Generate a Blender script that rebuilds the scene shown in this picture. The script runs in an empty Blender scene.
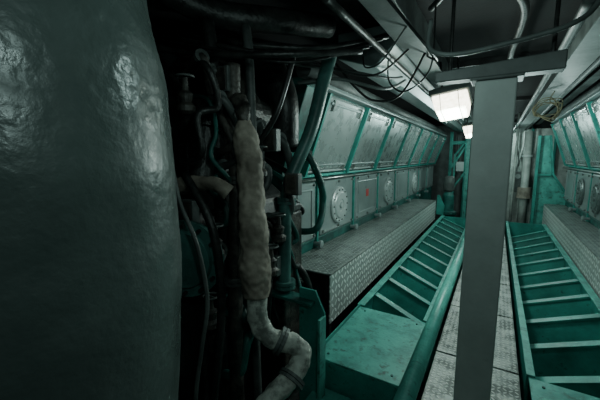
import bpy, bmesh, math, random
from mathutils import Vector, noise, Matrix
random.seed(4)
S = bpy.context.scene
COL = S.collection

# ---------------------------------------------------------------- materials
def nt(name):
    m = bpy.data.materials.new(name); m.use_nodes = True
    n = m.node_tree; n.nodes.clear()
    o = n.nodes.new('ShaderNodeOutputMaterial'); b = n.nodes.new('ShaderNodeBsdfPrincipled')
    n.links.new(b.outputs[0], o.inputs[0])
    return m, n, b

def paint(name, col, col2, rough=0.5, metal=0.0, scale=3.0, lo=0.42, hi=0.62, bump=0.15, bscale=40, stretch=(1,1,1), chip=None, cpos=.60, cscale=22, rvar=0, bdist=.01, csoft=.06):
    m, n, b = nt(name)
    tc = n.nodes.new('ShaderNodeNewGeometry')
    mp = n.nodes.new('ShaderNodeMapping'); mp.inputs['Scale'].default_value = stretch
    n.links.new(tc.outputs['Position'], mp.inputs[0])
    t = n.nodes.new('ShaderNodeTexNoise'); t.inputs['Scale'].default_value = scale
    t.inputs['Detail'].default_value = 9; t.inputs['Roughness'].default_value = 0.65
    n.links.new(mp.outputs[0], t.inputs['Vector'])
    r = n.nodes.new('ShaderNodeValToRGB')
    r.color_ramp.elements[0].position = lo; r.color_ramp.elements[1].position = hi
    r.color_ramp.elements[0].color = (*col2, 1); r.color_ramp.elements[1].color = (*col, 1)
    n.links.new(t.outputs['Fac'], r.inputs[0])
    last = r.outputs[0]
    if chip:
        t3 = n.nodes.new('ShaderNodeTexNoise'); t3.inputs['Scale'].default_value = cscale
        t3.inputs['Detail'].default_value = 8; t3.inputs['Roughness'].default_value = .65
        n.links.new(mp.outputs[0], t3.inputs['Vector'])
        r3 = n.nodes.new('ShaderNodeValToRGB')
        r3.color_ramp.elements[0].position = cpos; r3.color_ramp.elements[1].position = cpos+csoft
        n.links.new(t3.outputs['Fac'], r3.inputs[0])
        mx = n.nodes.new('ShaderNodeMixRGB'); mx.inputs[2].default_value = (*chip, 1)
        n.links.new(r3.outputs[0], mx.inputs[0]); n.links.new(last, mx.inputs[1])
        last = mx.outputs[0]
    n.links.new(last, b.inputs['Base Color'])
    b.inputs['Roughness'].default_value = rough; b.inputs['Metallic'].default_value = metal
    if rvar:
        t4 = n.nodes.new('ShaderNodeTexNoise'); t4.inputs['Scale'].default_value = 7; t4.inputs['Detail'].default_value = 6
        n.links.new(mp.outputs[0], t4.inputs['Vector'])
        mr = n.nodes.new('ShaderNodeMapRange')
        mr.inputs[1].default_value = .35; mr.inputs[2].default_value = .65
        mr.inputs[3].default_value = rough-rvar; mr.inputs[4].default_value = rough+rvar
        n.links.new(t4.outputs['Fac'], mr.inputs[0]); n.links.new(mr.outputs[0], b.inputs['Roughness'])
    t2 = n.nodes.new('ShaderNodeTexNoise'); t2.inputs['Scale'].default_value = bscale; t2.inputs['Detail'].default_value = 4
    n.links.new(mp.outputs[0], t2.inputs['Vector'])
    bp = n.nodes.new('ShaderNodeBump'); bp.inputs['Strength'].default_value = bump; bp.inputs['Distance'].default_value = bdist
    n.links.new(t2.outputs['Fac'], bp.inputs['Height']); n.links.new(bp.outputs[0], b.inputs['Normal'])
    return m

def diamond(name, base, lug, axes, size, dirt, rough=0.4, metal=0.4, lo=.38, hi=.6, mixf=.75):
    m, n, b = nt(name)
    L = n.links.new
    def M(op, a, bb=None, c=None):
        k = n.nodes.new('ShaderNodeMath'); k.operation = op
        for i, v in enumerate((a, bb, c)):
            if v is None: continue
            if isinstance(v, (int, float)): k.inputs[i].default_value = v
            else: L(v, k.inputs[i])
        return k.outputs[0]
    g = n.nodes.new('ShaderNodeNewGeometry'); sp = n.nodes.new('ShaderNodeSeparateXYZ'); L(g.outputs['Position'], sp.inputs[0])
    x = M('MULTIPLY', sp.outputs[axes[0]], 1/size); y = M('MULTIPLY', sp.outputs[axes[1]], 1/size)
    par = M('MODULO', M('ABSOLUTE', M('ADD', M('FLOOR', x), M('FLOOR', y))), 2.0)
    px = M('SUBTRACT', M('FRACT', x), 0.5); py = M('SUBTRACT', M('FRACT', y), 0.5)
    u = M('MULTIPLY', M('ADD', px, py), 0.707); v = M('MULTIPLY', M('SUBTRACT', px, py), 0.707)
    inv = M('SUBTRACT', 1.0, par)
    A = M('ADD', M('MULTIPLY', u, par), M('MULTIPLY', v, inv))
    Bq = M('ADD', M('MULTIPLY', v, par), M('MULTIPLY', u, inv))
    e = M('ADD', M('POWER', M('ABSOLUTE', M('MULTIPLY', A, 2.0)), 2.0), M('POWER', M('ABSOLUTE', M('MULTIPLY', Bq, 5.0)), 2.0))
    h = M('SUBTRACT', 1.0, M('MINIMUM', e, 1.0))
    mask = M('MINIMUM', M('MULTIPLY', h, 2.5), 1.0)
    t = n.nodes.new('ShaderNodeTexNoise'); t.inputs['Scale'].default_value = 5; t.inputs['Detail'].default_value = 12
    t.inputs['Roughness'].default_value = .7
    L(g.outputs['Position'], t.inputs['Vector'])
    r = n.nodes.new('ShaderNodeValToRGB'); r.color_ramp.elements[0].position = lo; r.color_ramp.elements[1].position = hi
    r.color_ramp.elements[0].color = (*dirt, 1); r.color_ramp.elements[1].color = (*base, 1)
    L(t.outputs['Fac'], r.inputs[0])
    mx = n.nodes.new('ShaderNodeMixRGB'); mx.inputs[2].default_value = (*lug, 1)
    L(M('MULTIPLY', mask, mixf), mx.inputs[0]); L(r.outputs[0], mx.inputs[1])
    L(mx.outputs[0], b.inputs['Base Color'])
    b.inputs['Roughness'].default_value = rough; b.inputs['Metallic'].default_value = metal
    bp = n.nodes.new('ShaderNodeBump'); bp.inputs['Strength'].default_value = 0.7; bp.inputs['Distance'].default_value = 0.006
    L(mask, bp.inputs['Height']); L(bp.outputs[0], b.inputs['Normal'])
    return m

def glow(name, col, st):
    m, n, b = nt(name)
    t = n.nodes.new('ShaderNodeTexNoise'); t.inputs['Scale'].default_value = 9
    r = n.nodes.new('ShaderNodeValToRGB')
    r.color_ramp.elements[0].position = .35; r.color_ramp.elements[1].position = .6
    r.color_ramp.elements[0].color = (col[0]*.7, col[1]*.7, col[2]*.6, 1); r.color_ramp.elements[1].color = (*col, 1)
    n.links.new(t.outputs['Fac'], r.inputs[0]); n.links.new(r.outputs[0], b.inputs['Emission Color'])
    b.inputs['Base Color'].default_value = (.8, .8, .7, 1)
    b.inputs['Emission Strength'].default_value = st
    return m

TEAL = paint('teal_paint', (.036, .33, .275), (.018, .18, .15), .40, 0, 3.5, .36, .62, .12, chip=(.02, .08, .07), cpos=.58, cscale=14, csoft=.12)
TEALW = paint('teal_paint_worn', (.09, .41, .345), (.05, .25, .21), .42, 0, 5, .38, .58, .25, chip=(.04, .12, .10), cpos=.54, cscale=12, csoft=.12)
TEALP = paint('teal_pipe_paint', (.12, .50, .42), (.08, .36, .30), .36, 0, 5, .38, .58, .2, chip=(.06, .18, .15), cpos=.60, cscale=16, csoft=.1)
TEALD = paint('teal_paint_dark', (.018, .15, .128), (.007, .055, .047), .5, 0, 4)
TEALG = paint('teal_grey_paint', (.07, .19, .17), (.035, .10, .09), .4, 0, 4)
COVER = paint('grey_blue_enamel', (.31, .375, .37), (.22, .275, .27), .33, .35, 2.0, .35, .65, .05, 20, chip=(.17, .21, .20), cpos=.60, cscale=9, csoft=.1)
UPPER = paint('brushed_grey_steel', (.40, .465, .455), (.29, .345, .335), .30, .55, 1.6, .35, .65, .05, 20, chip=(.20, .25, .24), cpos=.60, cscale=6, csoft=.15, rvar=.08)
COVER2 = paint('pale_enamel', (.45, .52, .51), (.37, .43, .42), .35, .2, 3, .3, .7, .05)
HATCHD = paint('dark_hatch_enamel', (.14, .18, .175), (.10, .13, .125), .35, .3, 3)
STEEL = paint('bare_steel', (.42, .44, .42), (.25, .27, .26), .3, .8, 8)
GREY = paint('grey_column_paint', (.50, .565, .54), (.37, .425, .405), .5, 0, 3.0, .35, .65, .15, 30, chip=(.24, .27, .255), cpos=.63, cscale=8, csoft=.12)
GREYB = paint('grey_beam_paint', (.17, .20, .193), (.08, .097, .092), .5, 0, 2.6, .35, .65, .15, 30)
GREYD = paint('dirty_grey_paint', (.11, .13, .124), (.045, .055, .052), .5, 0, 4)
BLACK = paint('oily_black', (.022, .025, .024), (.008, .009, .009), .45, 0, 6, bump=.4)
IRON = paint('dark_iron', (.045, .050, .047), (.013, .015, .014), .4, .3, 7, bump=.5)
GRIME = paint('grimy_brown_iron', (.085, .08, .068), (.022, .022, .02), .5, .1, 9, bump=.6)
RUBBER = paint('black_rubber', (.018, .02, .02), (.010, .011, .011), .4, 0, 8)
LAG = paint('lagging_cloth', (.36, .32, .265), (.15, .13, .105), .75, 0, 6, .36, .64, .6, 16)
LAGW = paint('white_lagging', (.56, .59, .53), (.19, .205, .185), .6, 0, 11, .40, .55, .6, 20)
DUCT = paint('oiled_grey_lagging', (.100, .134, .125), (.060, .082, .077), .38, 0, 1.3, .3, .7, .45, 38, rvar=.14, bdist=.006)
WHITE = paint('cream_pipe_paint', (.55, .60, .56), (.36, .40, .37), .45, 0, 4)
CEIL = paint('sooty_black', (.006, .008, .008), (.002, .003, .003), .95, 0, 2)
BILGE = paint('oily_bilge', (.015, .03, .026), (.005, .009, .008), .25, 0, 3)
WALL = paint('dark_hull_paint', (.02, .035, .032), (.008, .013, .012), .6, 0, 2)
YEL = paint('yellowed_cable', (.20, .19, .11), (.10, .09, .05), .6, 0, 5)
RED = paint('red_tag', (.55, .05, .05), (.50, .045, .045), .5, 0, 5)
STEP_T = diamond('tread_plate_top', (.22, .255, .245), (.44, .48, .46), (0, 1), .055, (.08, .10, .093), .36, .3, .42, .58, mixf=.65)
STEP_F = diamond('tread_plate_face', (.38, .43, .41), (.88, .93, .90), (1, 2), .08, (.28, .32, .305), .38, .0, mixf=.85)
WALKM = diamond('tread_plate_worn', (.33, .365, .345), (.50, .53, .50), (0, 1), .035, (.07, .085, .078), .5, .2, .44, .57)
LIT = glow('lamp_glass', (1.0, .97, .80), 7)

# ---------------------------------------------------------------- geometry
class G:
    def __init__(s): s.v = []; s.f = []
    def add(s, vs, fs):
        k = len(s.v); s.v += [Vector(p) for p in vs]; s.f += [tuple(i+k for i in f) for f in fs]; return s
    def hexa(s, p):
        return s.add(p, [(0,3,2,1),(4,5,6,7),(0,1,5,4),(1,2,6,5),(2,3,7,6),(3,0,4,7)])
    def box(s, x0, x1, y0, y1, z0, z1):
        return s.hexa([(x0,y0,z0),(x1,y0,z0),(x1,y1,z0),(x0,y1,z0),(x0,y0,z1),(x1,y0,z1),(x1,y1,z1),(x0,y1,z1)])
    def prism(s, poly, y0, y1):
        n = len(poly)
        vs = [(x, y0, z) for x, z in poly] + [(x, y1, z) for x, z in poly]
        fs = [tuple(range(n)), tuple(range(2*n-1, n-1, -1))] + [(i, i+n, (i+1) % n + n, (i+1) % n) for i in range(n)]
        return s.add(vs, fs)
    def frame(s, outer, inner, y0, y1):
        n = len(outer)
        vs = []
        for y in (y0, y1):
            vs += [(x, y, z) for x, z in outer] + [(x, y, z) for x, z in inner]
        fs = []
        for i in range(n):
            j = (i+1) % n
            fs += [(i, j, n+j, n+i), (2*n+i, 3*n+i, 3*n+j, 2*n+j), (i, 2*n+i, 2*n+j, j), (n+i, n+j, 3*n+j, 3*n+i)]
        return s.add(vs, fs)
    def tube(s, pts, r, seg=14, smooth=True, sub=8, closed=False, wob=0.0, ws=6):
        P = [Vector(p) for p in pts]
        R = list(r) if isinstance(r, (list, tuple)) else [r]*len(P)
        if smooth and len(P) > 2:
            Q, RR = [], []
            n = len(P)
            rng = range(n if closed else n-1)
            for i in rng:
                if closed: a, b, c, d = P[i-1], P[i], P[(i+1) % n], P[(i+2) % n]; ra, rb = R[i], R[(i+1) % n]
                else: a, b, c, d = P[max(i-1, 0)], P[i], P[i+1], P[min(i+2, n-1)]; ra, rb = R[i], R[i+1]
                for k in range(sub):
                    t = k/sub
                    Q.append(.5*((2*b)+(c-a)*t+(2*a-5*b+4*c-d)*t*t+(3*b-a-3*c+d)*t**3)); RR.append(ra+(rb-ra)*t)
            if not closed: Q.append(P[-1]); RR.append(R[-1])
            P, R = Q, RR
        n = len(P); vs = []; fs = []
        t0 = (P[1]-P[0]).normalized()
        nrm = t0.orthogonal().normalized()
        for i in range(n):
            if closed: t = (P[(i+1) % n]-P[i-1]).normalized()
            else: t = (P[min(i+1, n-1)]-P[max(i-1, 0)]).normalized()
            nrm = (nrm - t*nrm.dot(t)).normalized(); bn = t.cross(nrm)
            for k in range(seg):
                a = 2*math.pi*k/seg
                d = nrm*math.cos(a)+bn*math.sin(a)
                rr = R[i]
                if wob: rr *= 1+wob*(noise.noise((P[i]+d*R[i])*ws)+.5*noise.noise((P[i]+d*R[i])*ws*3.3))
                vs.append(P[i]+d*rr)
        m = n if closed else n-1
        for i in range(m):
            for k in range(seg):
                j = (i+1) % n; l = (k+1) % seg
                fs.append((i*seg+k, i*seg+l, j*seg+l, j*seg+k))
        if not closed:
            fs.append(tuple(range(seg-1, -1, -1))); fs.append(tuple((n-1)*seg+k for k in range(seg)))
        return s.add(vs, fs)
    def cyl(s, a, b, r, seg=20, r2=None):
        return s.tube([a, b], [r, r if r2 is None else r2], seg, False)
    def lathe(s, a, axis, prof, seg=28):
        a = Vector(a); ax = Vector(axis).normalized(); nn = ax.orthogonal().normalized(); bb = ax.cross(nn)
        vs = []; fs = []; n = len(prof)
        for d, q in prof:
            for k in range(seg):
                t = 2*math.pi*k/seg
                vs.append(a+ax*d+(nn*math.cos(t)+bb*math.sin(t))*q)
        for i in range(n-1):
            for k in range(seg):
                l = (k+1) % seg; fs.append((i*seg+k, i*seg+l, (i+1)*seg+l, (i+1)*seg+k))
        fs.append(tuple(range(seg-1, -1, -1))); fs.append(tuple((n-1)*seg+k for k in range(seg)))
        return s.add(vs, fs)

def finish(ob, parent=None):
    vs = ob.data.vertices
    mn = Vector([min(v.co[i] for v in vs) for i in range(3)]); mx = Vector([max(v.co[i] for v in vs) for i in range(3)])
    c = (mn+mx)/2
    for v in vs: v.co -= c
    base = Vector((0, 0, 0)); p = parent
    while p: base += p.location; p = p.parent
    ob.location = c - base
    ob.parent = parent

def mesh(name, g, mat, parent=None, smooth=False, bevel=0.0, label=None):
    me = bpy.data.meshes.new(name); me.from_pydata([tuple(v) for v in g.v], [], g.f)
    bm = bmesh.new(); bm.from_mesh(me); bmesh.ops.recalc_face_normals(bm, faces=bm.faces); bm.to_mesh(me); bm.free()
    me.materials.append(mat)
    ob = bpy.data.objects.new(name, me); COL.objects.link(ob)
    finish(ob, parent)
    if smooth:
        for f in me.polygons: f.use_smooth = len(f.vertices) == 4
    if bevel:
        b = ob.modifiers.new('bevel', 'BEVEL'); b.width = bevel; b.segments = 2; b.limit_method = 'ANGLE'
    if label: ob['label'] = label
    return ob

def tag(ob, label, cat, group=None):
    ob['label'] = label; ob['category'] = cat
    if group: ob['group'] = group
    return ob

def thing(name, loc, label, cat, group=None):
    e = bpy.data.objects.new(name, None); e.empty_display_size = .1; e.location = loc
    COL.objects.link(e); return tag(e, label, cat, group)

def solo(name, g, mat, label, cat, smooth=False, bevel=0, group=None):
    return tag(mesh(name, g, mat, None, smooth, bevel), label, cat, group)

def dup(ob, off, parent=None):
    c = ob.copy(); COL.objects.link(c); c.parent = parent
    if parent is None: c.location = ob.location + Vector(off)
    for ch in ob.children: dup(ch, off, c)
    return c

def struct(name, g, mat):
    o = mesh(name, g, mat); o['kind'] = 'structure'; return o

# ---------------------------------------------------------------- setting
ZB, ZC, YE = -.62, 2.85, 14.2
XL, XR, YF = -3.3, 3.0, -1.6
struct('floor', G().box(XL, XR, YF, YE, ZB-.1, ZB), BILGE)
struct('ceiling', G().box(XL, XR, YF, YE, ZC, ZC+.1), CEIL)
struct('wall_left', G().box(XL-.1, XL, YF, YE, ZB, ZC), WALL)
struct('wall_right', G().box(XR, XR+.1, YF, YE, ZB, ZC), WALL)
struct('wall_back', G().box(XL, XR, YE, YE+.1, ZB, ZC), GREYB)
struct('wall_front', G().box(XL, XR, YF-.1, YF, ZB, ZC), WALL)

# ---------------------------------------------------------------- engines
def engine(s, df, y0, y1, edges, ribs, A, Bt, rounds, label, hm, tagi):
    X = lambda d: s*d
    back = df+.9
    e = thing('diesel_engine', (X(df+.5), (y0+y1)/2, ZB), label, 'engine')
    poly = [(X(df), ZB), (X(df), A[1]-.04), (X(A[0]), A[1]), (X(Bt[0]), Bt[1]), (X(Bt[0]+.1), Bt[1]+.1), (X(back), Bt[1]+.1), (X(back), ZB)]
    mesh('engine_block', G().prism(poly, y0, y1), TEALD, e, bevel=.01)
    for i in range(len(edges)-1):
        a, b = edges[i]+.07, edges[i+1]-.07
        z0, z1 = .55, 1.30
        c = mesh('access_cover', G().box(X(df), X(df-.05), a, b, z0, z1), COVER, e, bevel=.03)
        g = G()
        O = [(a-.03, z0-.03), (b+.03, z0-.03), (b+.03, z1+.03), (a-.03, z1+.03)]; I = [(a-.006, z0-.006), (b+.006, z0-.006), (b+.006, z1+.006), (a-.006, z1+.006)]
        g.frame(O, I, X(df), X(df-.03))
        g.v = [Vector((v.y, v.x, v.z)) for v in g.v]
        mesh('cover_frame', g, TEALG, c, label='dull teal rim round the cover')
        ym, zm = (a+b)/2, (z0+z1)/2-.02
        n_ = 3 if b-a > .7 else 2
        for q in range(n_):
            yy = a+.055+(b-a-.11)*q/(n_-1)
            for zz in (z0+.05, z1-.05):
                mesh('cover_bolt', G().cyl((X(df-.045), yy, zz), (X(df-.075), yy, zz), .019, 6), STEEL, c)
        if i in rounds:
            mesh('inspection_hatch', G().lathe((X(df-.045), ym, zm), (-s, 0, 0), [(0, .27), (.03, .27), (.045, .255), (.045, .20), (.055, .19), (.06, .18), (.06, .09), (.05, .085), (.05, .05), (.075, .045), (.075, .001)], 40), hm, c, label='round bolted inspection hatch')
            for k in range(14):
                q = 2*math.pi*k/14
                yy, zz = ym+.228*math.cos(q), zm+.228*math.sin(q)
                mesh('hatch_bolt', G().cyl((X(df-.08), yy, zz), (X(df-.10), yy, zz), .012, 8), GREYD, c)
        else:
            g = G(); O = [(a+.10, z0+.10), (b-.10, z0+.10), (b-.10, z1-.10), (a+.10, z1-.10)]; I = [(a+.12, z0+.12), (b-.12, z0+.12), (b-.12, z1-.12), (a+.12, z1-.12)]
            g.frame(O, I, X(df-.045), X(df-.062)); g.v = [Vector((v.y, v.x, v.z)) for v in g.v]
            mesh('cover_pressing', g, COVER, c, bevel=.006)
            if i == tagi:
                mesh('warning_tag', G().box(X(df-.05), X(df-.056), ym-.07, ym+.05, zm, zm+.13), RED, c, label='small red tag')
    for yy in edges[1:-1]:
        mesh('drain_cap', G().lathe((X(df-.0), yy, .46), (-s, 0, 0), [(0, .035), (.07, .035), (.08, .05), (.11, .05), (.12, .03), (.12, .001)], 16), COVER, e, label='small grey drain cap')
        mesh('joint_strip', G().box(X(df), X(df-.05), yy-.014, yy+.014, .41, A[1]-.08), TEAL, e, bevel=.006, label='teal vertical joint strip')
    mesh('ledge', G().box(X(df+.05), X(df-.07), y0, y1, A[1]-.07, A[1]-.035), TEAL, e, bevel=.008, label='teal ledge')
    mesh('fuel_rail', G().cyl((X(df-.1), y0, A[1]-.10), (X(df-.1), y1, A[1]-.10), .018, 10), STEEL, e, smooth=True, label='thin steel rail pipe')
    u = Vector((Bt[0]-A[0], 0, Bt[1]-A[1])); Ls = u.length; u.normalize()
    nrm = Vector((-u.z, 0, u.x))
    def sb(g, s0, s1, h0, h1, ya, yb):
        P = []
        for yy in (ya, yb):
            for ss, hh in ((s0, h0), (s1, h0), (s1, h1), (s0, h1)):
                q = Vector((A[0], 0, A[1]))+u*ss+nrm*hh
                P.append((X(q.x), yy, q.z))
        return g.hexa(P)
    for i in range(len(ribs)-1):
        a, b = ribs[i]+.045, ribs[i+1]-.045
        c = mesh('cylinder_cover', sb(G(), .04, Ls-.01, 0, .07, a, b), UPPER, e, bevel=.05)
        mesh('cover_lip', sb(G(), .012, .036, 0, .08, a, b), COVER2, c, bevel=.006)
        mesh('cover_bead', sb(G(), Ls-.11, Ls-.08, .06, .09, a+.08, b-.08), COVER, c, bevel=.006)
        mesh('cover_bead', sb(G(), .10, .12, .06, .085, a+.08, b-.08), COVER, c, bevel=.006)
        for yy in (a+.15, b-.15):
            mesh('cover_clamp', sb(G(), Ls-.18, Ls-.05, .065, .10, yy-.02, yy+.02), STEEL, c)
            mesh('cover_clamp', sb(G(), .03, .11, .065, .10, yy-.02, yy+.02), STEEL, c)
    for yy in ribs:
        mesh('cylinder_rib', sb(G(), -.02, Ls, 0, .11, yy-.022, yy+.022), TEAL, e, bevel=.006, label='teal slanted rib')
    mesh('top_rail', G().box(X(Bt[0]-.1), X(Bt[0]+.12), y0, y1, Bt[1], Bt[1]+.05), COVER, e, bevel=.01, label='grey rail along the cylinder covers')
    mesh('manifold_pipe', G().cyl((X(Bt[0]+.05), y0, Bt[1]+.16), (X(Bt[0]+.05), y1, Bt[1]+.16), .09, 20), GREYB, e, smooth=True)
    return e

edgesL = [2.95, 3.65, 4.9, 6.15, 7.4, 8.7, 10.0, 11.3, 12.6]
ribsL = [3.25, 4.5, 5.8, 7.1, 8.4, 9.7, 11.0, 12.55]
engine(-1, 2.0, 2.9, 12.7, edgesL, ribsL, (2.0, 1.42), (1.68, 2.32), (1, 3, 5), 'long teal engine with pale grey covers beside the wide step', COVER2, 2)
edgesR = [4.0, 5.3, 6.55, 7.8, 9.05, 10.3]
engine(1, 1.55, 3.9, 10.36, edgesR, edgesR, (1.55, 1.44), (1.2, 2.45), (0, 2, 3), 'teal engine with pale covers beside the narrow tread step', HATCHD, 1)

# ---------------------------------------------------------------- tread steps
def step(s, x0, x1, y0, y1, label, zt=.40):
    e = thing('side_step', (s*(x0+x1)/2, (y0+y1)/2, ZB), label, 'walkway step')
    mesh('tread_plate', G().box(s*x0, s*x1, y0, y1, zt-.015, zt), STEP_T, e, label='diamond tread top plate')
    mesh('kick_plate', G().box(s*x0, s*(x0+.012), y0, y1, -.14, zt-.015), STEP_F, e, label='pale diamond tread side plate')
    mesh('edge_trim', G().box(s*(x0-.01), s*(x0+.015), y0, y1, zt, zt+.006), STEEL, e, bevel=.002)
    for k in range(6):
        yy = y0+.1+(y1-y0-.2)*k/5
        mesh('support_leg', G().box(s*(x0+.04), s*(x0+.10), yy-.03, yy+.03, ZB, zt-.015), IRON, e)
        mesh('support_leg', G().box(s*(x1-.12), s*(x1-.06), yy-.03, yy+.03, ZB, zt-.015), IRON, e)
step(-1, 1.38, 1.99, 2.86, 9.6, 'long grey diamond tread step beside the engine')
step(1, 1.12, 1.54, 3.2, 10.3, 'narrow grey diamond tread step beside the second engine')

# ---------------------------------------------------------------- bilge frames
def trough(s, xi, xo, y0, y1, zlow, label, sp=.56):
    e = thing('bilge_trough', (s*(xi+xo)/2, (y0+y1)/2, ZB), label, 'bilge trough')
    th = .015; zo = -.50; zr = zlow+.30
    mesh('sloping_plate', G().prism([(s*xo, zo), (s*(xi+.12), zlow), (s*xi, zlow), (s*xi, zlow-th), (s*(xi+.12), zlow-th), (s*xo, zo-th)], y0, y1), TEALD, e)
    mesh('inner_wall', G().box(s*xi, s*(xi-.015), y0, y1, zlow-th, .0), TEAL, e)
    mesh('outer_wall', G().box(s*xo, s*(xo+.015), y0, y1, ZB, .0), TEAL, e)
    mesh('outer_flange', G().box(s*(xo-.03), s*(xo+.05), y0, y1, 0, .015), TEALW, e, bevel=.003)
    mesh('inner_flange', G().box(s*(xi-.015), s*(xi+.04), y0, y1, 0, .015), TEALW, e, bevel=.003)
    mesh('end_plate', G().box(s*xi, s*xo, y1-.015, y1, zlow, 0), TEAL, e)
    n = int((y1-y0)/sp)
    for k in range(n):
        yy = y0+.30+k*sp
        # rib plate leaning back along the corridor
        dy = .10
        P = []
        for t_ in (0, .03):
            P += [(s*xo, yy+t_-dy*.0, zo), (s*xo, yy+t_+dy, -.03), (s*xi, yy+t_+dy*.6, zr), (s*xi, yy+t_, zlow)]
        r = mesh('frame_rib', G().hexa([P[0], P[1], P[2], P[3], P[4], P[5], P[6], P[7]]), TEAL, e)
        Q = []
        for t_ in (-.015, .075):
            Q += [(s*xo, yy+t_+dy, -.03), (s*xo, yy+t_+dy, -.005), (s*xi, yy+t_+dy*.6, zr+.022), (s*xi, yy+t_+dy*.6, zr)]
        mesh('rib_flange', G().hexa(Q), TEAL, r)
trough(-1, .47, 1.14, 3.15, 9.4, -.60, 'teal sloping bilge trough with transverse ribs next to the walkway')
trough(1, .31, 1.05, 2.72, 9.4, -.60, 'ribbed teal bilge trough between the walkway and tread step')

def cover(s, xi, xo, y0, y1, label):
    e = thing('bilge_cover', (s*(xi+xo)/2, (y0+y1)/2, ZB), label, 'metal cover')
    mesh('top_plate', G().box(s*xi, s*xo, y0, y1, -.02, 0.0), TEALW, e, bevel=.004)
    mesh('front_plate', G().box(s*xi, s*xo, y0, y0+.015, ZB, -.02), TEAL, e)
    mesh('back_plate', G().box(s*xi, s*xo, y1-.015, y1, ZB, -.02), TEAL, e)
    mesh('side_plate', G().box(s*xo, s*(xo+.012), y0, y1, ZB, 0.03), TEAL, e)
    for a in (xi+.08, xo-.08):
        for b in (y0+.08, y1-.08): mesh('cover_screw', G().cyl((s*a, b, 0), (s*a, b, .008), .010, 8), TEALD, e)
cover(-1, .47, 1.15, 2.12, 3.14, 'worn teal steel cover plate beside the rail pipe')
cover(1, .31, 1.05, 1.7, 2.71, 'teal steel cover plate at the head of the ribbed trough')

e = thing('rail_pipe', (-.39, 5, 0), 'long pale teal painted pipe along the walkway edge', 'pipe')
mesh('pipe_run', G().cyl((-.39, 1.5, .09), (-.39, 9.3, .09), .06, 24), TEALP, e, smooth=True)
for yy in (2.9, 5.6, 8.3):
    mesh('pipe_saddle', G().box(-.42, -.36, yy, yy+.05, ZB, .04), TEAL, e)

w = thing('floor_plate', (-.04, 1.2, -.03), 'worn grey diamond tread walkway plate', 'floor plate', 'walkway plates')
mesh('tread_sheet', G().box(-.32, .25, .77, 1.725, -.012, 0), WALKM, w, bevel=.003)
mesh('stiffener', G().box(-.315, -.29, .78, 1.715, -.035, -.012), IRON, w)
mesh('stiffener', G().box(.22, .245, .78, 1.715, -.035, -.012), IRON, w)
for k in range(1, 12): dup(w, (0, .975*k, 0))
dup(w, (0, -.975, 0))
solo('walkway_girder', G().prism([(-.31, ZB), (-.26, ZB), (-.26, -.036), (-.31, -.036)], -1.5, 13.5), TEALD, 'dark teal girder under one edge of the walkway', 'girder')
solo('walkway_girder', G().prism([(.19, ZB), (.24, ZB), (.24, -.036), (.19, -.036)], -1.5, 13.5), TEALD, 'dark teal girder under the other edge of the walkway', 'girder')

# ---------------------------------------------------------------- column
e = thing('support_column', (-.03, 2.05, 0), 'grey painted steel support column standing on the walkway', 'column')
mesh('column_shaft', G().box(-.127, .063, 2.0, 2.12, .015, 2.0), GREY, e, bevel=.008)
mesh('base_plate', G().box(-.19, .13, 1.93, 2.19, 0, .015), GREY, e, bevel=.004)
mesh('cap_plate', G().box(-.15, .09, 1.98, 2.14, 2.0, 2.015), GREYB, e, bevel=.004)

e = thing('cross_beam', (0, 2.06, 2.05), 'slim sloping grey steel cross beam resting on the column', 'beam')
g = G().hexa([(-.33, 2.0, 2.016), (.25, 2.0, 2.016), (.25, 2.10, 2.016), (-.33, 2.10, 2.016), (-.33, 2.0, 2.07), (.25, 2.0, 2.105), (.25, 2.10, 2.105), (-.33, 2.10, 2.07)])
mesh('beam_body', g, GREYB, e, bevel=.006)
mesh('hanger', G().cyl((-.26, 2.05, 2.06), (-.26, 2.05, ZC), .010, 10), IRON, e)
mesh('hanger', G().cyl((.20, 2.05, 2.08), (.20, 2.05, ZC), .010, 10), IRON, e)

def ibeam(x, y0, y1, z0, z1, w, mat, label, wm=None):
    e = thing('ceiling_beam', (x, (y0+y1)/2, z1), label, 'beam')
    mesh('beam_web', G().box(x-.012, x+.012, y0, y1, z0+.015, z1), wm or mat, e)
    mesh('beam_flange', G().box(x-w/2, x+w/2, y0, y1, z0, z0+.015), mat, e, bevel=.003)
    return e
ibeam(-.66, 1.2, 14.0, 2.50, ZC, .18, GREYB, 'grey steel ceiling beam running above the lamps', GREYD)
ibeam(.56, 1.4, 14.0, 2.42, ZC, .20, GREYB, 'grey ceiling beam running along the corridor', GREYD)
ibeam(1.02, 1.4, 14.0, 2.62, ZC, .12, GREYD, 'dirty grey ceiling beam near the second engine', IRON)
for k, yy in enumerate((4.9, 8.3, 11.7)):
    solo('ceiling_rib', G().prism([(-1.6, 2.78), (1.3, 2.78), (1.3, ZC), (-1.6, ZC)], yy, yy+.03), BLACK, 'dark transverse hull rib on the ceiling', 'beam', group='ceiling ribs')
solo('sheet_duct', G().prism([(-1.40, 2.55), (-1.02, 2.42), (-.84, 2.60), (-.90, 2.78), (-1.40, 2.78)], 3.0, 13.6), COVER, 'grey sheet metal duct hung beside the engine top', 'duct', bevel=.01)

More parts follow.
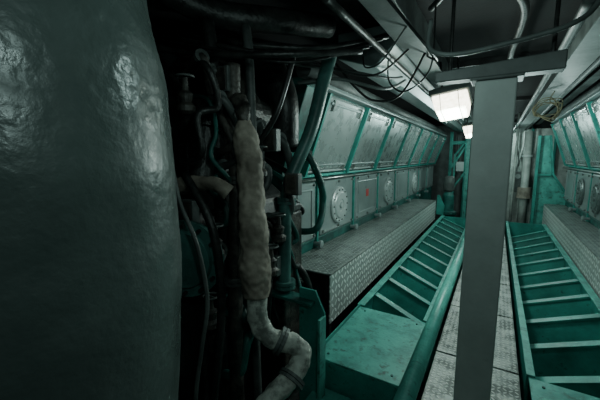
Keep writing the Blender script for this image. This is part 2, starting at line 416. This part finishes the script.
def pipe(name, pts, r, mat, label, cat='pipe', seg=12, wob=0, collars=(), cmat=None, **k):
    g = G().tube(pts, r, seg, wob=wob, **k)
    if not collars:
        return solo(name, g, mat, label, cat, smooth=True)
    e = thing(name, pts[0], label, cat)
    mesh('pipe_run', g, mat, e, smooth=True)
    for c, d, rr, ln in collars:
        c = Vector(c); d = Vector(d).normalized()
        mesh('flange', G().lathe(c-d*ln/2, d, [(0, rr*.6), (0, rr), (ln*.45, rr), (ln*.45, rr*.8), (ln*.55, rr*.8), (ln*.55, rr), (ln, rr), (ln, rr*.6)], 20), cmat or mat, e)
    return e
pipe('conduit', [(-.36, 1.97, 2.34), (-.36, 1.94, 2.20), (-.28, 1.9, 2.135), (-.15, 1.9, 2.125), (0, 1.9, 2.14), (.12, 1.9, 2.155), (.24, 1.92, 2.185), (.33, 2.0, 2.27), (.40, 2.05, 2.45)], .012, GREYB, 'pale conduit curving over the column head', 'conduit')
pipe('overhead_pipe', [(.36, 2.3, 2.42), (.38, 4, 2.42), (.38, 8, 2.4), (.38, 13.9, 2.4)], .03, GREYD, 'dull grey pipe running along the ceiling beam')
pipe('overhead_pipe', [(.74, 1.5, 2.5), (.74, 6, 2.5), (.74, 13.9, 2.5)], .045, GREYD, 'grey pipe below the ceiling beam')
pipe('overhead_pipe', [(-.82, 1.6, 2.42), (-.82, 5, 2.42), (-.82, 13.9, 2.42)], .024, IRON, 'dark pipe running parallel to the lamps')
pipe('overhead_pipe', [(-.30, 1.7, 2.66), (-.1, 2.2, 2.62), (.1, 3.0, 2.68), (.05, 4.2, 2.64), (.15, 6.0, 2.7)], .03, IRON, 'sooty wandering pipe under the ceiling')
pipe('overhead_pipe', [(.30, 1.7, 2.70), (.05, 2.0, 2.66), (-.25, 2.3, 2.68), (-.5, 2.7, 2.70)], .022, IRON, 'sooty crossing pipe under the ceiling')
pipe('cable', [(-1.27, 2.67, 2.42), (-1.1, 2.75, 2.2), (-.95, 2.8, 2.09), (-.76, 2.93, 2.14), (-.6, 3.08, 2.50)], .010, RUBBER, 'black cable drooping below the ceiling', 'cable')
pipe('cable', [(-1.4, 2.3, 2.4), (-1.15, 2.5, 2.3), (-.9, 2.7, 2.28), (-.7, 2.9, 2.5)], .009, RUBBER, 'thin black cable hung across the engine end', 'cable')
pipe('cable', [(-.6, 1.9, 2.5), (-.45, 2.2, 2.32), (-.42, 2.6, 2.3), (-.6, 3.2, 2.5)], .009, RUBBER, 'black cable looped beside the cross beam', 'cable')
pipe('cable', [(-.9, 3.0, 2.46), (-.85, 2.9, 2.25), (-.7, 2.85, 2.15), (-.5, 2.8, 2.3), (-.45, 2.6, 2.70)], .007, RUBBER, 'thin black cable sagging under the duct', 'cable')
pipe('cable', [(-1.1, 2.9, 2.5), (-1.0, 2.7, 2.35), (-.8, 2.5, 2.32), (-.6, 2.4, 2.5)], .007, GREYD, 'thin grey cable sagging under the beam', 'cable')
pipe('conduit', [(-1.55, 2.5, 2.25), (-1.2, 2.6, 2.26), (-.9, 2.9, 2.2), (-.84, 3.4, 2.36)], .014, GREYB, 'thin grey conduit bending over the engine end', 'conduit')
pipe('conduit', [(-1.7, 2.4, 2.42), (-1.2, 2.75, 2.36), (-.95, 3.1, 2.34), (-.9, 3.5, 2.42)], .012, GREYD, 'dull conduit beside the duct end', 'conduit')
g = G(); rr_ = random.Random(3); pts = []
for q in range(34):
    a = q*.95
    rad = .10+.06*rr_.random()
    pts.append((.50+rad*math.cos(a), 5.2+.05*rr_.uniform(-1, 1), 2.20+rad*.9*math.sin(a)+rr_.uniform(-.04, .04)))
pts += [(.52, 5.2, 2.3), (.56, 5.2, 2.42)]
g.tube(pts, .006, 6, sub=5)
solo('cable_tangle', g, YEL, 'tangle of thin yellowed cable hanging from the ceiling beam', 'cable', smooth=True)

# ---------------------------------------------------------------- lamps
L0 = (-.47, 4.05, 2.14)
lamp = thing('bulkhead_lamp', L0, 'lit rectangular caged lamp hanging from the ceiling', 'lamp', 'corridor lamps')
x, y, z = L0
mesh('lamp_housing', G().box(x-.20, x+.20, y-.24, y+.24, z+.10, z+.17), GREYD, lamp, bevel=.015)
mesh('lamp_glass', G().hexa([(x-.15, y-.18, z-.07), (x+.15, y-.18, z-.07), (x+.15, y+.18, z-.07), (x-.15, y+.18, z-.07), (x-.18, y-.22, z+.098), (x+.18, y-.22, z+.098), (x+.18, y+.22, z+.098), (x-.18, y+.22, z+.098)]), LIT, lamp, bevel=.02)
for k in (-.09, .09):
    mesh('cage_bar', G().tube([(x+k, y-.235, z+.10), (x+k, y-.195, z-.085), (x+k, y+.195, z-.085), (x+k, y+.235, z+.10)], .004, 6, smooth=False), GREYD, lamp)
    mesh('hanging_rod', G().cyl((x+k, y, z+.17), (x+k, y, ZC-.12), .012, 8), IRON, lamp)
lamp.rotation_euler = (math.radians(-14), math.radians(-8), 0)
dup(lamp, (-.05, 4.4, .02))

# ---------------------------------------------------------------- foreground insulated duct
prof = [(ZB, .40), (0, .41), (.62, .43), (.95, .455), (1.2, .468), (1.5, .462), (1.8, .446), (2.13, .40), (2.45, .37), (ZC-.01, .36)]
g = G(); seg = 260; rows = 320; vs = []; fs = []
for i in range(rows):
    zz = ZB+(ZC-.01-ZB)*i/(rows-1)
    for k in range(len(prof)-1):
        if prof[k][0] <= zz <= prof[k+1][0]+1e-6:
            t = (zz-prof[k][0])/(prof[k+1][0]-prof[k][0]); t = t*t*(3-2*t); r0 = prof[k][1]+(prof[k+1][1]-prof[k][1])*t; break
    for j in range(seg):
        a = 2*math.pi*j/seg
        d = Vector((math.cos(a), math.sin(a), 0))
        p = Vector((-1.29, .40, zz))+d*r0
        up = max(0, min(1, (zz-1.3)/.5))
        rr = .015*noise.noise(p*2.6)+.0028*noise.noise(p*9)+(.0004+up*.0016)*noise.noise(Vector((p.x*55, p.y*55, p.z*42)))
        vs.append(p+d*rr)
for i in range(rows-1):
    for j in range(seg):
        l = (j+1) % seg; fs.append((i*seg+j, i*seg+l, (i+1)*seg+l, (i+1)*seg+j))
g.add(vs, fs)
g.f.append(tuple(range(seg-1, -1, -1))); g.f.append(tuple((rows-1)*seg+k for k in range(seg)))
e = thing('insulated_duct', (-1.29, .4, ZB), 'huge bulging exhaust duct wrapped in oily dark grey lagging', 'duct')
mesh('lagging', g, DUCT, e, smooth=True)

# ---------------------------------------------------------------- engine end machinery
e = thing('gear_casing', (-2.3, 2.2, ZB), 'black oily gear casing on the engine end', 'machinery')
mesh('casing_body', G().prism([(-3.0, ZB), (-1.76, ZB), (-1.76, .75), (-1.87, 1.2), (-2.2, 1.45), (-3.0, 1.45)], 1.3, 2.78), BLACK, e, bevel=.04)
for k in range(4):
    mesh('casing_rib', G().prism([(-1.76, ZB), (-1.70, ZB), (-1.70, .7), (-1.82, 1.2), (-1.87, 1.2), (-1.76, .75)], 1.45+.38*k, 1.49+.38*k), IRON, e)
e = thing('turbocharger', (-2.2, 2.1, 1.45), 'soot black turbocharger above the gear casing', 'turbocharger')
mesh('volute', G().tube([(-2.2+.34*math.cos(a), 2.0, 1.99+.34*math.sin(a)) for a in [k*2*math.pi/10 for k in range(10)]], [.16+.004*k for k in range(10)], 16, closed=True), GRIME, e, smooth=True)
mesh('inlet_housing', G().lathe((-2.2, 1.55, 1.99), (0, 1, 0), [(0, .001), (0, .24), (.1, .26), (.2, .2), (.45, .2), (.6, .3), (.9, .3), (.95, .22), (1.25, .22)], 28), IRON, e, smooth=False)
mesh('pedestal', G().box(-2.5, -2.2, 1.8, 2.3, 1.45, 1.7), BLACK, e, bevel=.02)
pipe('exhaust_bend', [(-2.6, 2.6, 2.2), (-2.2, 2.5, 2.45), (-1.8, 2.4, 2.4), (-1.6, 2.35, 2.1), (-1.62, 2.4, 1.7)], .12, IRON, 'black exhaust bend above the engine end', seg=18)
pipe('exhaust_bend', [(-1.9, 1.4, 2.66), (-1.75, 1.75, 2.6), (-1.5, 2.1, 2.62), (-1.3, 2.6, 2.7)], .09, IRON, 'sooty pipe bend under the ceiling', seg=18)

pipe('lagged_pipe', [(-1.37, 1.57, 1.82), (-1.35, 1.56, 1.74), (-1.32, 1.55, 1.62), (-1.29, 1.53, 1.4), (-1.26, 1.51, 1.1), (-1.235, 1.49, .88), (-1.225, 1.48, .74)], [.045, .07, .082, .080, .088, .097, .08], LAG,
     'wide vertical pipe wrapped in stained beige lagging cloth', wob=.19, ws=9, seg=60, sub=24)
pipe('flanged_pipe', [(-1.22, 1.475, .76), (-1.20, 1.47, .58), (-1.12, 1.5, .48), (-1.0, 1.57, .44), (-.955, 1.58, .38), (-.96, 1.5, .30), (-1.0, 1.36, .24), (-1.06, 1.22, .12), (-1.1, 1.1, -.1)], .062, LAGW,
     'thick flaking grey-white elbow pipe with flanged joints', wob=.15, ws=16, seg=40, sub=14,
     collars=[((-1.07, 1.525, .465), (.75, .35, -.4), .086, .045), ((-.957, 1.47, .285), (-.1, -.7, -.45), .084, .04)], cmat=GREYB)
pipe('lagged_pipe', [(-1.75, 1.35, 1.42), (-1.6, 1.4, 1.44), (-1.45, 1.42, 1.42), (-1.40, 1.45, 1.38)], .045, LAG, 'short stained lagged branch pipe', wob=.3, ws=12, seg=22)
pipe('lagged_pipe', [(-1.5, 1.7, 1.98), (-1.44, 1.62, 1.95), (-1.37, 1.57, 1.88), (-1.36, 1.56, 1.80)], [.04, .05, .045, .03], GRIME, 'ragged stub above the vertical pipe', wob=.5, ws=14, seg=26)
pipe('grey_pipe', [(-1.52, 1.64, 2.2), (-1.52, 1.64, 1.9), (-1.49, 1.62, 1.4), (-1.50, 1.60, .9), (-1.49, 1.57, .3), (-1.49, 1.57, ZB)], .05, GRIME, 'dirty dark vertical pipe behind the lagged pipe', seg=16,
     collars=[((-1.49, 1.62, 1.45), (0, 0, 1), .075, .05), ((-1.50, 1.59, .75), (0, 0, 1), .075, .05)], cmat=GREYD)

pipe('teal_pipe', [(-1.20, 2.46, 2.46), (-1.24, 2.40, 2.22), (-1.30, 2.30, 1.82), (-1.40, 2.16, 1.44), (-1.42, 2.10, 1.2), (-1.42, 2.09, .93), (-1.40, 2.05, .54)], [.056, .056, .054, .053, .052, .052, .052], TEALG, 'thick grey-teal pipe curving down the engine end', seg=20,
     collars=[((-1.42, 2.12, 1.25), (0, .1, 1), .078, .05), ((-1.40, 2.06, .58), (0, 0, 1), .085, .06)], cmat=TEALG)
e = thing('teal_bracket', (-1.08, 2.02, ZB), 'upright teal steel bracket plate by the elbow pipe', 'bracket')
mesh('bracket_plate', G().prism([(-1.24, ZB), (-1.02, ZB), (-1.02, .44), (-1.10, .60), (-1.24, .60)], 2.02, 2.04), TEAL, e, bevel=.003)
mesh('bracket_flange', G().box(-1.035, -1.015, 1.94, 2.04, ZB, .42), TEALW, e, bevel=.003)
mesh('bracket_shelf', G().box(-1.50, -1.10, 1.95, 2.08, .50, .52), TEALD, e)
e = thing('lower_deck_plate', (-.8, 1.7, -.28), 'worn teal plate below the cover beside the walkway', 'metal plate')
mesh('deck_sheet', G().box(-1.12, -.45, 1.2, 2.10, -.25, -.23), TEALW, e, bevel=.003)
mesh('deck_leg', G().box(-1.12, -.45, 1.2, 1.22, ZB, -.25), TEALD, e)
mesh('deck_leg', G().box(-1.12, -.45, 2.08, 2.10, ZB, -.25), TEALD, e)
e = thing('valve_block', (-1.55, 2.35, ZB), 'dark valve block behind the teal pipe', 'valve')
mesh('block_body', G().box(-1.66, -1.5, 2.2, 2.5, ZB, 1.12), GRIME, e, bevel=.02)
mesh('block_cap', G().box(-1.62, -1.48, 2.25, 2.45, 1.12, 1.2), GREYD, e, bevel=.02)
e = thing('filter_housing', (-1.62, 1.75, .9), 'grimy dark filter housing bolted to the casing', 'filter')
mesh('filter_body', G().lathe((-1.60, 1.74, .55), (0, 0, 1), [(0, .05), (.02, .09), (.30, .09), (.31, .11), (.36, .11), (.38, .08), (.44, .03)], 24), GRIME, e)
mesh('filter_bracket', G().box(-1.80, -1.62, 1.70, 1.78, .60, .80), IRON, e)
e = thing('filter_housing', (-1.66, 1.45, 1.6), 'dark canister hung on the engine end', 'filter')
mesh('filter_body', G().lathe((-1.66, 1.46, 1.45), (0, .2, 1), [(0, .04), (.02, .08), (.34, .08), (.35, .10), (.39, .10), (.42, .05)], 24), IRON, e)

e = thing('pipe_flange_joint', (-1.60, 1.25, 1.0), 'large dull teal bolted flange on the gear casing', 'flange')
mesh('flange_disc', G().lathe((-1.60, 1.28, .98), (.25, -.6, 0), [(0, .001), (0, .24), (.04, .24), (.04, .18), (.07, .17), (.07, .001)], 32), TEALG, e)
ax = Vector((.25, -.6, 0)).normalized(); sd = Vector((0, 0, 1)); tn = ax.cross(sd)
for k in range(12):
    a = k*math.pi/6; c = Vector((-1.60, 1.28, .98))+ax*.04+sd*.21*math.cos(a)+tn*.21*math.sin(a)
    mesh('flange_bolt', G().cyl(c, c+ax*.025, .013, 6), IRON, e)
pipe('hose', [(-1.50, 1.12, 1.60), (-1.42, 1.1, 1.37), (-1.30, 1.10, 1.15), (-1.26, 1.12, .85), (-1.27, 1.08, .6), (-1.28, 1.03, .3), (-1.3, 1.05, -.2)], .012, GREYD, 'grey rubber hose hanging beside the duct', 'hose')
pipe('hose', [(-1.62, 1.3, 1.5), (-1.4, 1.3, 1.2), (-1.36, 1.32, .8), (-1.38, 1.3, .4), (-1.4, 1.25, 0), (-1.4, 1.2, ZB)], .026, IRON, 'dark hose running down the casing', 'hose')
pipe('hose', [(-1.2, 1.9, 2.3), (-1.28, 1.8, 1.9), (-1.5, 1.8, 1.6), (-1.55, 1.7, 1.2), (-1.5, 1.68, .6)], .02, RUBBER, 'black hose draped over the engine end', 'hose')
rs = random.Random(17)
labs = ['grimy black hose among the engine end pipework', 'dark small bore pipe on the engine end', 'greasy narrow pipe clipped to the casing']
for k in range(28):
    y0 = 1.36+.042*k+rs.uniform(-.02, .02); x0 = -1.60+rs.uniform(-.05, .17); z0 = rs.uniform(.4, 2.2)
    pts = [(x0-.3, y0+.1, z0+rs.uniform(-.1, .15)), (x0, y0, z0)]
    zz = z0; yy = y0
    for q in range(3):
        zz -= rs.uniform(.04, .28); yy += rs.uniform(-.16, .16)
        pts.append((x0+rs.uniform(-.06, .08), max(1.3, yy), zz))
    pts.append((x0-.18, max(1.3, yy), zz-.06))
    rad = rs.uniform(.014, .036)
    pipe('small_pipe', pts, rad, rs.choice([IRON, GREYD, GRIME, TEALD, GRIME, IRON]), labs[k % 3], 'pipe', seg=12, wob=.12, ws=20,
         collars=[(pts[1], Vector(pts[1])-Vector(pts[0]), rad*1.6, .03)] if k % 2 else (), cmat=GREYD)
for k, (a, b, r, mt) in enumerate(((-1.70, 1.66, .045, IRON), (-1.55, 1.88, .035, GREYD))):
    pts = [(a-.25, b+.1, 2.62), (a-.05, b, 2.5), (a+rs.uniform(-.03, .03), b, 1.9), (a+rs.uniform(-.04, .04), b+rs.uniform(-.03, .03), 1.2), (a+rs.uniform(-.03, .03), b, .5), (a, b, ZB)]
    pipe('riser_pipe', pts, r, mt, ['dirty grey riser pipe on the engine end', 'dark riser pipe on the engine end'][k], 'pipe', seg=12,
         collars=[((pts[3][0], pts[3][1], 1.2), (0, 0, 1), r*1.6, .04)], cmat=IRON)
for k in range(6):
    z0 = 2.20+.07*k; y0 = 1.4+.15*k
    pipe('overhead_hose', [(-2.3, y0, z0+.2), (-1.7, y0+rs.uniform(-.1, .2), z0+rs.uniform(-.05, .08)), (-1.2, y0+.3, z0+rs.uniform(-.08, .05)), (-.85, y0+.8, z0+.12)], rs.uniform(.008, .028), IRON, 'dark hose bundle strand under the ceiling', 'hose', seg=10)
for (a, b, c) in ((-1.42, 1.78, 1.55), (-1.38, 1.95, 1.05), (-1.40, 1.72, .45), (-1.33, 1.78, .85), (-1.5, 1.36, .6), (-1.50, 1.42, 1.05), (-1.60, 1.32, 1.95)):
    e = thing('valve', (a, b, c), 'small dark valve on the engine end pipework', 'valve')
    mesh('valve_body', G().lathe((a, b, c-.10), (0, 0, 1), [(0, .03), (.02, .055), (.05, .055), (.07, .035), (.12, .045), (.14, .02), (.22, .015)], 16), GRIME, e)
    mesh('handwheel', G().tube([(a+.05*math.cos(q*math.pi/4), b+.05*math.sin(q*math.pi/4), c+.12) for q in range(8)], .007, 8, closed=True).cyl((a-.05, b, c+.12), (a+.05, b, c+.12), .005, 6), GREYD, e)
for k, (a, b, c) in enumerate(((-1.40, 1.90, 1.72), (-1.46, 1.98, .75), (-1.28, 2.0, 1.40), (-1.66, 1.36, 1.25), (-1.60, 1.5, .30), (-1.56, 1.6, 2.1))):
    e = thing('junction_box', (a, b, c), 'small dirty grey junction box among the hoses', 'box')
    mesh('box_body', G().box(a-.06, a+.06, b-.03, b+.03, c-.08, c+.08), GREYD, e, bevel=.006)
    mesh('box_lid', G().box(a-.05, a+.05, b-.04, b-.03, c-.07, c+.07), GRIME, e, bevel=.004)

# ---------------------------------------------------------------- far end
e = thing('standpipe', (.78, 11, ZB), 'tall cream painted vertical pipe with a tan collar', 'pipe')
mesh('pipe_run', G().cyl((.72, 11, ZB), (.72, 11, 2.3), .10, 24), WHITE, e, smooth=True)
mesh('pipe_collar', G().lathe((.72, 11, .45), (0, 0, 1), [(0, .10), (0, .18), (.3, .16), (.3, .10)], 24), LAG, e, label='tan cloth collar')
mesh('pipe_flange', G().lathe((.72, 11, 1.6), (0, 0, 1), [(0, .10), (0, .14), (.06, .14), (.06, .10)], 24), GREY, e)
solo('riser_pipe', G().cyl((.46, 11.3, ZB), (.46, 11.3, ZC), .035, 16), WHITE, 'slim pale vertical pipe at the corridor end', 'pipe', smooth=True)
e = thing('gusset_frame', (1.2, 10.5, ZB), 'solid angular tapering teal steel bracket at the corridor end', 'frame')
mesh('web_sheet', G().prism([(.90, ZB), (1.62, ZB), (1.62, .55), (1.24, 1.15), (1.12, 2.15), (.90, 2.15)], 10.48, 10.56), TEALW, e, bevel=.004)
mesh('edge_flange', G().prism([(1.62, .55), (1.66, .58), (1.28, 1.17), (1.16, 2.15), (1.12, 2.15), (1.24, 1.15)], 10.40, 10.60), TEAL, e)
mesh('stiffener', G().box(.94, 1.22, 10.40, 10.48, 1.12, 1.16), TEAL, e)
mesh('frame_post', G().box(.88, .94, 10.38, 10.60, ZB, 2.15), TEAL, e, bevel=.004)
e = thing('portal_frame', (-1.2, 12.9, ZB), 'teal steel portal frame at the end of the corridor', 'frame')
mesh('frame_post', G().box(-1.50, -1.40, 12.9, 13.02, ZB, 2.5), TEAL, e, bevel=.005)
mesh('frame_post', G().box(-1.00, -.88, 12.9, 13.02, ZB, 2.5), TEAL, e, bevel=.005)
mesh('frame_beam', G().box(-1.40, -1.00, 12.92, 13.0, 2.05, 2.17), TEAL, e)
mesh('frame_beam', G().box(-1.40, -1.00, 12.92, 13.0, 1.3, 1.38), TEALW, e)
mesh('diagonal_strut', G().tube([(-1.42, 12.96, 1.2), (-.95, 12.96, 2.05)], .045, 8, False), TEALW, e)
e = thing('switch_cabinet', (-.5, 13.8, ZB), 'grey electrical cabinet standing past the portal frame', 'cabinet')
mesh('cabinet_body', G().box(-.85, -.2, 13.6, 14.0, ZB, 1.9), GREYD, e, bevel=.01)
mesh('cabinet_door', G().box(-.81, -.24, 13.575, 13.6, .05, 1.82), GREYB, e, bevel=.01)
e = thing('pump', (-1.15, 10.3, ZB), 'dark pump with a grey motor at the step end', 'pump')
mesh('pump_body', G().lathe((-1.15, 10.3, ZB), (0, 0, 1), [(0, .2), (.5, .2), (.55, .24), (.62, .24), (.65, .16), (1.1, .16), (1.2, .1), (1.2, .001)], 24), TEALD, e)
mesh('motor', G().lathe((-1.15, 10.3, .6), (0, 0, 1), [(0, .12), (.05, .15), (.4, .15), (.45, .1), (.45, .001)], 24), GREYD, e)
solo('end_plate_guard', G().prism([(-1.36, 0), (-1.18, -.02), (-1.16, .25), (-1.30, .54), (-1.36, .54)], 9.62, 9.66), TEAL, 'teal guard plate closing the step end', 'guard plate', bevel=.003)
e = thing('stanchion_frame', (-.8, 11.4, ZB), 'teal stanchion frame with braces at the corridor end', 'frame')
mesh('stanchion', G().box(-.84, -.74, 11.4, 11.48, ZB, 2.45), TEALW, e)
mesh('stanchion', G().box(-1.18, -1.13, 11.4, 11.45, ZB, 1.7), TEAL, e)
mesh('brace', G().tube([(-1.16, 11.43, 1.65), (-.80, 11.43, 2.2)], .03, 8, False), TEAL, e)
mesh('brace', G().tube([(-1.16, 11.43, .6), (-.80, 11.43, 1.2)], .03, 8, False), TEALW, e)
mesh('gauge_plate', G().box(-1.10, -.88, 11.38, 11.40, 1.15, 1.45), COVER2, e, bevel=.004)
e = thing('wall_panel', (1.0, 12.9, ZB), 'pale grey lit partition panel at the corridor end', 'panel')
mesh('panel_sheet', G().box(.3, 2.3, 12.9, 12.93, ZB, 2.5), WHITE, e)
for xx in (.32, .9, 1.5, 2.1): mesh('panel_post', G().box(xx, xx+.06, 12.84, 12.9, ZB, 2.5), TEAL, e)
rf = random.Random(21)
mats = [GREYB, TEAL, GREYD, WHITE, TEALG, TEAL, GREYB]
for k in range(12):
    xx = -1.30+.2*k+rf.uniform(-.04, .04); yy = 14.0 if k < 3 or k > 7 else 13.4
    if k > 7: yy = 12.70
    pipe('bulkhead_pipe', [(xx, yy, ZB), (xx, yy, rf.uniform(.3, .8)), (xx+rf.choice([-.1, 0, .1]), yy, rf.uniform(1.0, 1.6)), (xx, yy, 2.0), (xx, yy, 2.6)], rf.uniform(.018, .035), mats[k % 7], ['grey pipe rising at the end bulkhead', 'teal pipe rising at the end bulkhead', 'dull pipe among the bulkhead pipework'][k % 3])
pipe('bent_pipe', [(-.6, 11.9, ZB), (-.6, 11.9, .6), (-.5, 11.9, .9), (-.1, 11.9, .95), (.15, 11.9, 1.3), (.15, 11.9, ZC)], .04, TEAL, 'bent teal pipe crossing the corridor end')
e = thing('instrument_panel', (.65, 12.2, ZB), 'grey instrument stand at the corridor end', 'panel')
mesh('panel_box', G().box(.50, .9, 12.1, 12.3, .5, 1.15), GREYB, e, bevel=.01)
mesh('stand_leg', G().box(.68, .76, 12.16, 12.24, ZB, .5), GREYD, e)
for q in range(2): mesh('gauge', G().lathe((.6+.2*q, 12.1, 1.0), (0, -1, 0), [(0, .07), (.04, .07), (.04, .055), (.03, .055), (.03, .001)], 20), COVER2, e)

# ---------------------------------------------------------------- lights
def point(loc, pw, col, r=.1):  # shared by the corridor lamps and the added fill lights
    l = bpy.data.lights.new('lamp_or_fill_light', 'POINT'); l.energy = pw; l.color = col; l.shadow_soft_size = r
    o = bpy.data.objects.new('lamp_or_fill_light', l); o.location = loc; COL.objects.link(o)
COOL = (.72, 1.0, .95)
point((-.45, 4.0, 1.92), 62, (.78, 1.0, .94), .12)
point((-.50, 8.4, 1.92), 42, COOL, .12)
point((.1, 12.0, 2.3), 42, COOL, .1)  # added fill brightening the corridor end, no lamp hangs here
point((.25, 9.6, 1.9), 26, COOL, .1)  # added fill for the far stretch of corridor, no fixture
point((.25, -.1, 2.2), 16, COOL, .05)  # added fill near the camera for duct, column and machinery
point((-.45, 1.25, 2.1), 5, COOL, .08)  # weak added fill to bring out the engine end machinery
point((.75, 6.0, 1.8), 18, COOL, .1)  # added fill beside the second engine, without a fixture
point((.15, 3.2, 1.75), 12, COOL, .1)  # added low fill between column and nearest lamp, no fixture
W = bpy.data.worlds.new('world'); S.world = W; W.use_nodes = True
W.node_tree.nodes['Background'].inputs[0].default_value = (.4, .6, .55, 1)
W.node_tree.nodes['Background'].inputs[1].default_value = .02

# ---------------------------------------------------------------- camera
cd = bpy.data.cameras.new('camera'); cd.sensor_width = 36; cd.lens = 19.2; cd.clip_start = .02
cam = bpy.data.objects.new('camera', cd); COL.objects.link(cam)
cam.location = (0, 0, 1.6)
cam.rotation_euler = (math.radians(90-7.65), 0, math.radians(31.4))
S.camera = cam
